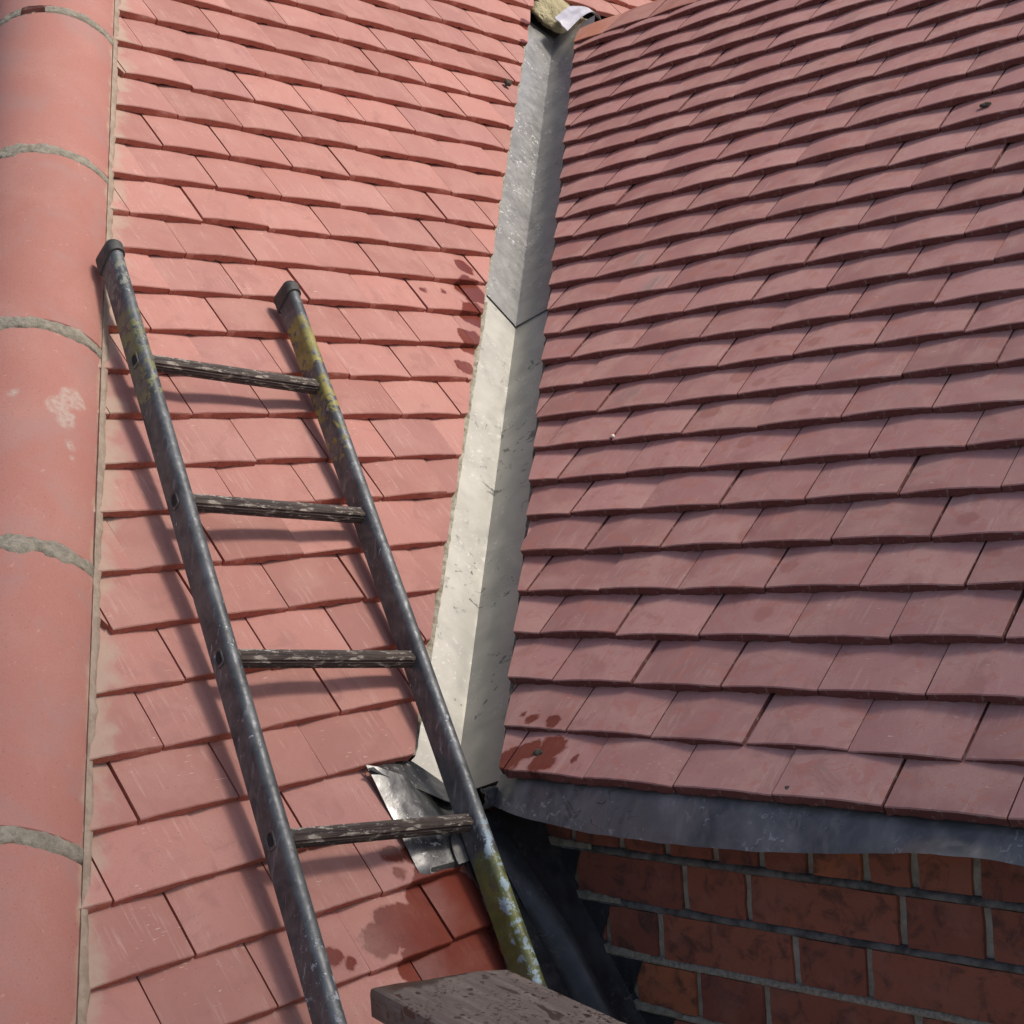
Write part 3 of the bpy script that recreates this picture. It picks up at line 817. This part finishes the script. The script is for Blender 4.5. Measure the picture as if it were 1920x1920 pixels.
# ------------------------------------------------------------------ lead apron hanging under the dormer eaves
apr = thing('eaves_apron', 'long dark grey wavy lead apron hanging under the dormer eaves tiles', 'flashing')
BOT = [(-.42, -.470), (-.375, -.476), (-.30, -.483), (-.15, -.499), (.0, -.4995), (.15, -.494), (.28, -.484), (.36, -.474), (.42, -.463), (.46, -.464), (.52, -.470), (.62, -.482), (.8, -.49), (1.7, -.49)]
rows = []
NU = 150
for i in range(NU + 1):
    u = -.372 + (1.65 + .372) * i / NU
    zb = interp(BOT, u) + .0012 * nz((u * 30, 0, 0), 1)
    e = eavez = R(u, .030, -.020)
    flare = .010 + .010 * nz((u * 5, 3, 0), 1) + (.022 * math.exp(-((u - .43) / .05) ** 2))
    row = []
    for j in range(13):
        f = j / 12
        if f < .25:
            g_ = f / .25
            p = R(u, .075 - .075 * g_, -.024 + .010 * g_)
        else:
            g_ = (f - .25) / .75
            z0 = (R(u, 0, -.014)).z - CAM.z
            z = z0 + (zb - z0) * g_
            out_ = .004 + .016 * math.sin(g_ * 1.7) + flare * g_ ** 2.5 - .006
            p = R.o + R.d * u + Vector((0, 0, z - (R.o.z - CAM.z))) + WN * out_
        crk = max(0, 1 - (u + .372) / .10)
        q = p + WN * (.0025 * nz(p, 18, 2) + .0012 * nz(p, 50, 5) + crk * .012 * nz(p, 34, 9))
        q += Vector((0, 0, 1)) * (crk * .008 * nz(p, 30, 4)) + R.hn * (crk ** 2 * .03)
        row.append(q)
    rows.append(row)
obj('lead_sheet', sheet(rows, WN, .0025), M['apron'], apr, 40)
# crumpled end where the apron turns into the valley foot
rows = []
for i in range(13):
    f = i / 12; row = []
    for j in range(9):
        g_ = j / 8
        p = on(L, 905 + 60 * f, 1478 - 18 * f + 42 * g_, .03)
        p = p + L.n * (.012 * nz(p, 45, 3) + .010 * nz(p, 90, 6) + .012 * math.sin(g_ * 3.1)) + WN * .006
        row.append(p)
    rows.append(row)
obj('crumpled_end', sheet(rows, L.n, .003), M['step'], apr, 30)

# ------------------------------------------------------------------ ladder
lad = thing('ladder', 'weathered grey metal roof ladder with brown rungs lying up the main slope', 'ladder')
HLL, HLR = .056, .042
la0, la1 = on(L, 271, 700, HLL), on(L, 614, 1900, HLL)
ra0, ra1 = on(L, 591, 700, HLR), on(L, 978, 1800, HLR)
axl = (la0 - la1).normalized(); axr = (ra0 - ra1).normalized()
ax = (axl + axr).normalized()
lt = la0 + axl * (on(L, 209, 478, HLL) - la0).dot(axl); rt = ra0 + axr * (on(L, 538, 552, HLR) - ra0).dot(axr)
E1 = ((ra0 - la0) - ax * (ra0 - la0).dot(ax)).normalized()
LN = E1.cross(ax).normalized(); LN = LN if LN.dot(L.n) > 0 else -LN
def prof(wd, dp, rf=1.0):
    """D section: rounded front (towards +y), near flat sides, softly rounded back"""
    pts = []
    for i in range(9):
        a = math.pi * i / 8; pts.append((wd / 2 * math.cos(a), dp / 2 - wd * .42 + wd * .42 * math.sin(a)))
    for x, y in ((-wd / 2, 0), (-wd / 2, -dp / 2 + .004), (-wd / 2 + .004, -dp / 2), (wd / 2 - .004, -dp / 2), (wd / 2, -dp / 2 + .004), (wd / 2, 0)): pts.append((x, y))
    return pts
SW, SDp = .024, .050
def sweep(pts_ax, pr):
    bm = bmesh.new()
    rows = [[p + E1 * x * k + LN * y * k for x, y in pr] for p, k in pts_ax]
    vv = grid(bm, rows, closed=True); bm.faces.new(vv[0][::-1]); bm.faces.new(vv[-1])
    return bm
oliv = (.23, .235, .10); yel = (.33, .29, .07); grn = (.165, .185, .045); blu = (.42, .55, .66)
pl = lambda x, y: on(L, x, y, HLL + .01); prr = lambda x, y: on(L, x, y, HLR + .01)
M['stl'] = stile_mat('stile_metal_a', [(pl(265, 640), .10, oliv, .46), (pl(228, 520), .06, (.26, .27, .22), .5), (pl(282, 720), .05, oliv, .5), (pl(600, 1850), .10, (.50, .56, .62), .56)])
M['str'] = stile_mat('stile_metal_b', [(prr(560, 640), .085, yel, .40), (prr(590, 740), .07, yel, .46), (prr(618, 820), .06, yel, .5), (prr(925, 1700), .12, grn, .36), (prr(960, 1790), .12, grn, .36), *[(on(L, x, y, HLR + .024), .030, blu, .50) for x, y in ((915, 1545), (930, 1590), (945, 1640), (958, 1690), (975, 1745), (990, 1795), (1008, 1840))]])
LEN = 2.65
obj('stile', sweep([(lt, .96), (lt - axl * .01, 1), (lt - axl * .6, 1), (lt - axl * LEN, 1)], prof(SW, SDp)), M['stl'], lad, 32)
obj('stile', sweep([(rt, .96), (rt - axr * .01, 1), (rt - axr * .6, 1), (rt - axr * LEN, 1)], prof(SW, SDp)), M['str'], lad, 32)
for p, a in ((lt, axl), (rt, axr)):
    bm = bmesh.new(); pr = prof(SW + .006, SDp + .006); rows = []
    for d_, k, sh in ((-.020, .96, 0), (-.019, 1.03, 0), (-.004, 1.04, 0), (.006, 1.03, 0), (.012, .90, -.001), (.0155, .62, -.002), (.017, .25, -.003)):
        rows.append([p + a * (d_ + (y * .28 if d_ < 0 else y * .10)) + E1 * x * k + LN * (y * k + sh) for x, y in pr])
    vv = grid(bm, rows, closed=True); bm.faces.new(vv[0][::-1]); bm.faces.new(vv[-1])
    obj('end_cap', bm, M['rubber'], lad, 40)
RUNG = [((271, 679), (607, 728)), ((343, 941), (697, 969)), ((426, 1235), (794, 1237)), ((523, 1575), (900, 1541))]
rl = [(la0 + axl * (on(L, *a, HLL) - la0).dot(axl)) for a, b in RUNG]; rr_ = [(ra0 + axr * (on(L, *b, HLR) - ra0).dot(axr)) for a, b in RUNG]
sl = (rl[0] - rl[3]) / 3; srr = (rr_[0] - rr_[3]) / 3
rl += [rl[3] - sl * i for i in (1, 2, 3)]; rr_ += [rr_[3] - srr * i for i in (1, 2, 3)]
for a, b in zip(rl, rr_):
    d = (b - a); ln_ = d.length; d.normalize()
    up = (LN - d * LN.dot(d)).normalized(); sd_ = d.cross(up)
    bm = bmesh.new(); NP = 32; rows = []
    for f in (0, .02, .25, .5, .75, .98, 1):
        row = []
        for i in range(NP):
            t = 2 * math.pi * i / NP
            r = .0120 / max(abs(math.cos(t)), abs(math.sin(t))) ** .62 + (.0009 if i % 2 else -.0009)
            row.append(Vector((ln_ * f, math.cos(t) * r, math.sin(t) * r)))
        rows.append(row)
    vv = grid(bm, rows, closed=True); bm.faces.new(vv[0][::-1]); bm.faces.new(vv[-1])
    o = obj('rung', bm, M['rung'], lad, 20)
    o.matrix_world = Matrix(((d.x, sd_.x, up.x, a.x), (d.y, sd_.y, up.y, a.y), (d.z, sd_.z, up.z, a.z), (0, 0, 0, 1))) @ Matrix.Rotation(.35, 4, 'X')
    # pressed rung socket on the outer faces
    for q, sgn in ((a, -1), (b, 1)):
        bm = bmesh.new(); rows = []
        c_ = q + E1 * sgn * SW / 2
        for off, k in ((-.002, 1.0), (.0016, 1.0), (.0022, .86), (.0016, .72), (-.0006, .62), (-.004, .60)):
            row = []
            for i in range(20):
                t = 2 * math.pi * i / 20
                rx, ry = .0115, .0155
                row.append(c_ + E1 * sgn * off + LN * math.cos(t) * rx * k * (1 - .10 * math.cos(4 * t)) + ax * math.sin(t) * ry * k * (1 - .10 * math.cos(4 * t)))
            rows.append(row)
        grid(bm, rows, closed=True)
        so = obj('rung_socket', bm, M['stl'] if sgn < 0 else M['str'], lad, 40)
        bm = bmesh.new()
        bm.faces.new([bm.verts.new(c_ + E1 * sgn * .0008 + LN * math.cos(2 * math.pi * i / 14) * .0074 + ax * math.sin(2 * math.pi * i / 14) * .0098) for i in range(14)])
        obj('hole', bm, M['hole'], so)

# ------------------------------------------------------------------ wet scaffold plank
def onz(x, y, z):
    r = ray(x, y); return CAM + r * (z / r.z)
ZB = -.575
p0, p1 = onz(693, 1851, ZB), onz(940, 1811, ZB)
ldir = Vector((.515, -.857, 0)).normalized(); wdir = Vector((-ldir.y, ldir.x, 0)); wdir = wdir if wdir.dot(p1 - p0) > 0 else -wdir
pw = (p1 - p0).dot(wdir)
sk = (p1 - p0).dot(ldir)
bm = bmesh.new(); rows = []
TH = .036; PLEN = 1.5
ring = [(0, -TH), (0, -.004), (.001, -.0012), (.004, 0)] + [(pw * f, 0) for f in (.2, .4, .6, .8)] + [(pw - .004, 0), (pw - .001, -.0012), (pw, -.004), (pw, -TH)]
for i, xx in enumerate([0, .0015, .006, .03, .08, .15, .25, .4, .7, 1.1, PLEN]):
    row = []
    for y, z in ring:
        bite = .006 * nz((y * 40, 1, 0), 1) + .002 * nz((y * 150, 2, 0), 1)
        zz = z + (-.004 if i == 0 and z > -.01 else -.001 if i == 1 and z > -.01 else 0)
        rx = (.016 if y > pw - .02 else 0) * max(0, 1 - xx / .03)
        row.append(Vector((xx + sk * y / pw * max(0, 1 - xx / .5) + bite * max(0, 1 - xx / .05) + rx, y + .0015 * nz((xx * 7, y * 9, 0), 1), zz + .0008 * nz((xx * 12, y * 12, 4), 1))))
    rows.append(row)
vv = grid(bm, rows, closed=True); bm.faces.new(vv[0][::-1]); bm.faces.new(vv[-1])
plank = obj('scaffold_plank', bm, M['plank'], None, 40, label='rain-spotted grey brown wooden plank end below the ladder', cat='plank')
plank.matrix_world = Matrix(((ldir.x, wdir.x, 0, p0.x), (ldir.y, wdir.y, 0, p0.y), (0, 0, 1, p0.z), (0, 0, 0, 1)))
# out of frame: the scaffold tube and standards that carry the plank
sc = thing('scaffold', 'galvanised scaffold tubes carrying the wooden plank', 'scaffold')
def tube(a, b, r, par, nm):
    d = (b - a).normalized(); x = d.orthogonal().normalized(); y = d.cross(x); bm = bmesh.new()
    vv = grid(bm, [[p + x * math.cos(2 * math.pi * i / 16) * r + y * math.sin(2 * math.pi * i / 16) * r for i in range(16)] for p in (a, b)], closed=True)
    bm.faces.new(vv[0][::-1]); bm.faces.new(vv[-1]); return obj(nm, bm, M['steel'], par, 40)
for dist in (.62, 1.35):
    mid = p0 + ldir * dist + wdir * pw / 2 + Vector((0, 0, -TH - .0255))
    tube(mid - wdir * .35, mid + wdir * .55, .0242, sc, 'transom')
    q = mid + wdir * .45 + ldir * .05
    tube(Vector((q.x, q.y, 0)), Vector((q.x, q.y, mid.z + .12)), .0242, sc, 'standard')

# ------------------------------------------------------------------ mortar lump, lead flap and loose bits
def lump(name, c, sx, sy, sz, fr, mat, label, cat, seed, amp=.35, sub=3):
    bm = bmesh.new(); bmesh.ops.create_icosphere(bm, subdivisions=sub, radius=1)
    for v_ in bm.verts:
        k = 1 + amp * nz(v_.co, 1.6, seed) + amp * .5 * nz(v_.co, 4.2, seed + 2)
        q = v_.co * k
        v_.co = c + fr.d * q.x * sx + fr.s * q.y * sy + fr.n * q.z * sz
    return obj(name, bm, mat, None, 60, label=label, cat=cat)
M['putty'] = simple('khaki_mortar', (.30, .25, .14), (.47, .42, .27), .9, 26, 1.0, .012)
lump('mortar_lump', on(L, 1027, 16, -.015), .115, .105, .034, L, M['putty'], 'khaki mortar lump sealing the head of the valley', 'mortar', 4, .28, 4)
lump('mortar_lump', on(L, 1080, 48, -.03), .05, .03, .03, L, M['putty'], 'small pale mortar dab under the lead flap at the valley head', 'mortar', 9, .4, 4)
rows = []
fa, fb = on(L, 1066, 40, .06), on(L, 1132, 24, .06)
for i in range(13):
    a = i / 12; row = []
    for j in range(8):
        b = j / 7
        p = fa.lerp(fb, a) + L.s * (.07 * b - .02 * (1 - math.sin(a * math.pi))) + L.n * (.022 * math.sin(a * math.pi) * (1 - b * .4) - .03 * b + .006 * nz((a * 4, b * 4, 1), 1) - .02 * (1 - b) * (1 - math.sin(math.pi * a)))
        row.append(p)
    rows.append(row)
obj('lead_flap', sheet(rows, L.n, .003), M['flap'], None, 40, label='pale lilac white lead flap folded over at the valley head', cat='flashing')
lump('pebble', on(L, 952, 155, .006), .010, .012, .008, L, M['moss'], 'dark round mortar pebble stuck on a main roof tile beside the valley', 'pebble', 2)
lump('moss_tuft', on(R, 1848, 196, .006), .012, .006, .004, R, M['moss'], 'dry green moss tuft on an upper dormer roof tile', 'moss', 5)
lump('leaf_scrap', on(R, 1008, 1411, .006), .009, .006, .003, R, M['moss'], 'dark green leaf scrap on the wet eaves tile next to the valley', 'leaf', 7)
lump('mortar_crumb', on(R, 1149, 818, .006), .004, .004, .004, R, M['crumb'], 'tiny white mortar crumb on a dormer tile edge', 'crumb', 8, .3, 2)
lump('mortar_dropping', on(R, 1478, 1480, .006), .007, .006, .004, R, M['moss'], 'small olive mortar dropping on the dormer eaves tile edge', 'crumb', 12, .3, 2)

# ------------------------------------------------------------------ unseen tree added at the right to shade the lower courses softly
tree = thing('added_shade_tree', 'tall leafy tree added out of view to shade the lower roof courses', 'tree')
M['leaf'] = simple('leaf_green', (.045, .075, .02), (.09, .13, .04), .6, 3)
M['bark'] = simple('bark', (.06, .045, .035), (.12, .095, .075), .95, 12, 1.0, .01)
TC = Vector((5.1, -.40, 12.35)); TB = Vector((5.7, -.9, 0))
bm = bmesh.new()
def limb(a, b, r0, r1, n=6):
    d = (b - a).normalized(); x = d.orthogonal().normalized(); y = d.cross(x); rows = []
    for i in range(n + 1):
        f = i / n; c = a.lerp(b, f) + x * .10 * nz((f * 3, r0 * 50, a.x), 1) * math.sin(f * 3.14)
        rows.append([c + (x * math.cos(2 * math.pi * k / 10) + y * math.sin(2 * math.pi * k / 10)) * (r0 + (r1 - r0) * f) for k in range(10)])
    grid(bm, rows, closed=True)
fork = TB.lerp(TC, .74) + Vector((0, 0, -.1))
limb(TB, fork, .20, .11, 12)
rt_ = random.Random(31); tips = []
for i in range(11):
    t_ = TC + Vector((rt_.uniform(-1, 1), rt_.uniform(-1, 1), rt_.uniform(-1.0, 1.0)))
    limb(fork.lerp(TC, .0), t_, .06, .012, 6); tips.append(t_)
obj('trunk', bm, M['bark'], tree, 60)
bm = bmesh.new()
for i in range(4300):
    while True:
        q = Vector((rt_.uniform(-1, 1), rt_.uniform(-1, 1), rt_.uniform(-1, 1)))
        if q.length < .85 + .3 * nz(q, 2.2, 5): break
    c = TC + Vector((q.x * 1.9, q.y * 1.9, q.z * 1.75))
    if nz(c, 1.7, 2) < -.22: continue
    a = Vector((rt_.gauss(0, 1), rt_.gauss(0, 1), rt_.gauss(0, .6))).normalized(); b_ = a.orthogonal().normalized()
    sz = rt_.uniform(.05, .09)
    vs_ = [bm.verts.new(c + a * sz * x + b_ * sz * .55 * y) for x, y in ((-1, 0), (-.2, -1), (1, 0), (-.2, 1))]
    bm.faces.new(vs_)
cr_ = obj('crown', bm, M['leaf'], tree)
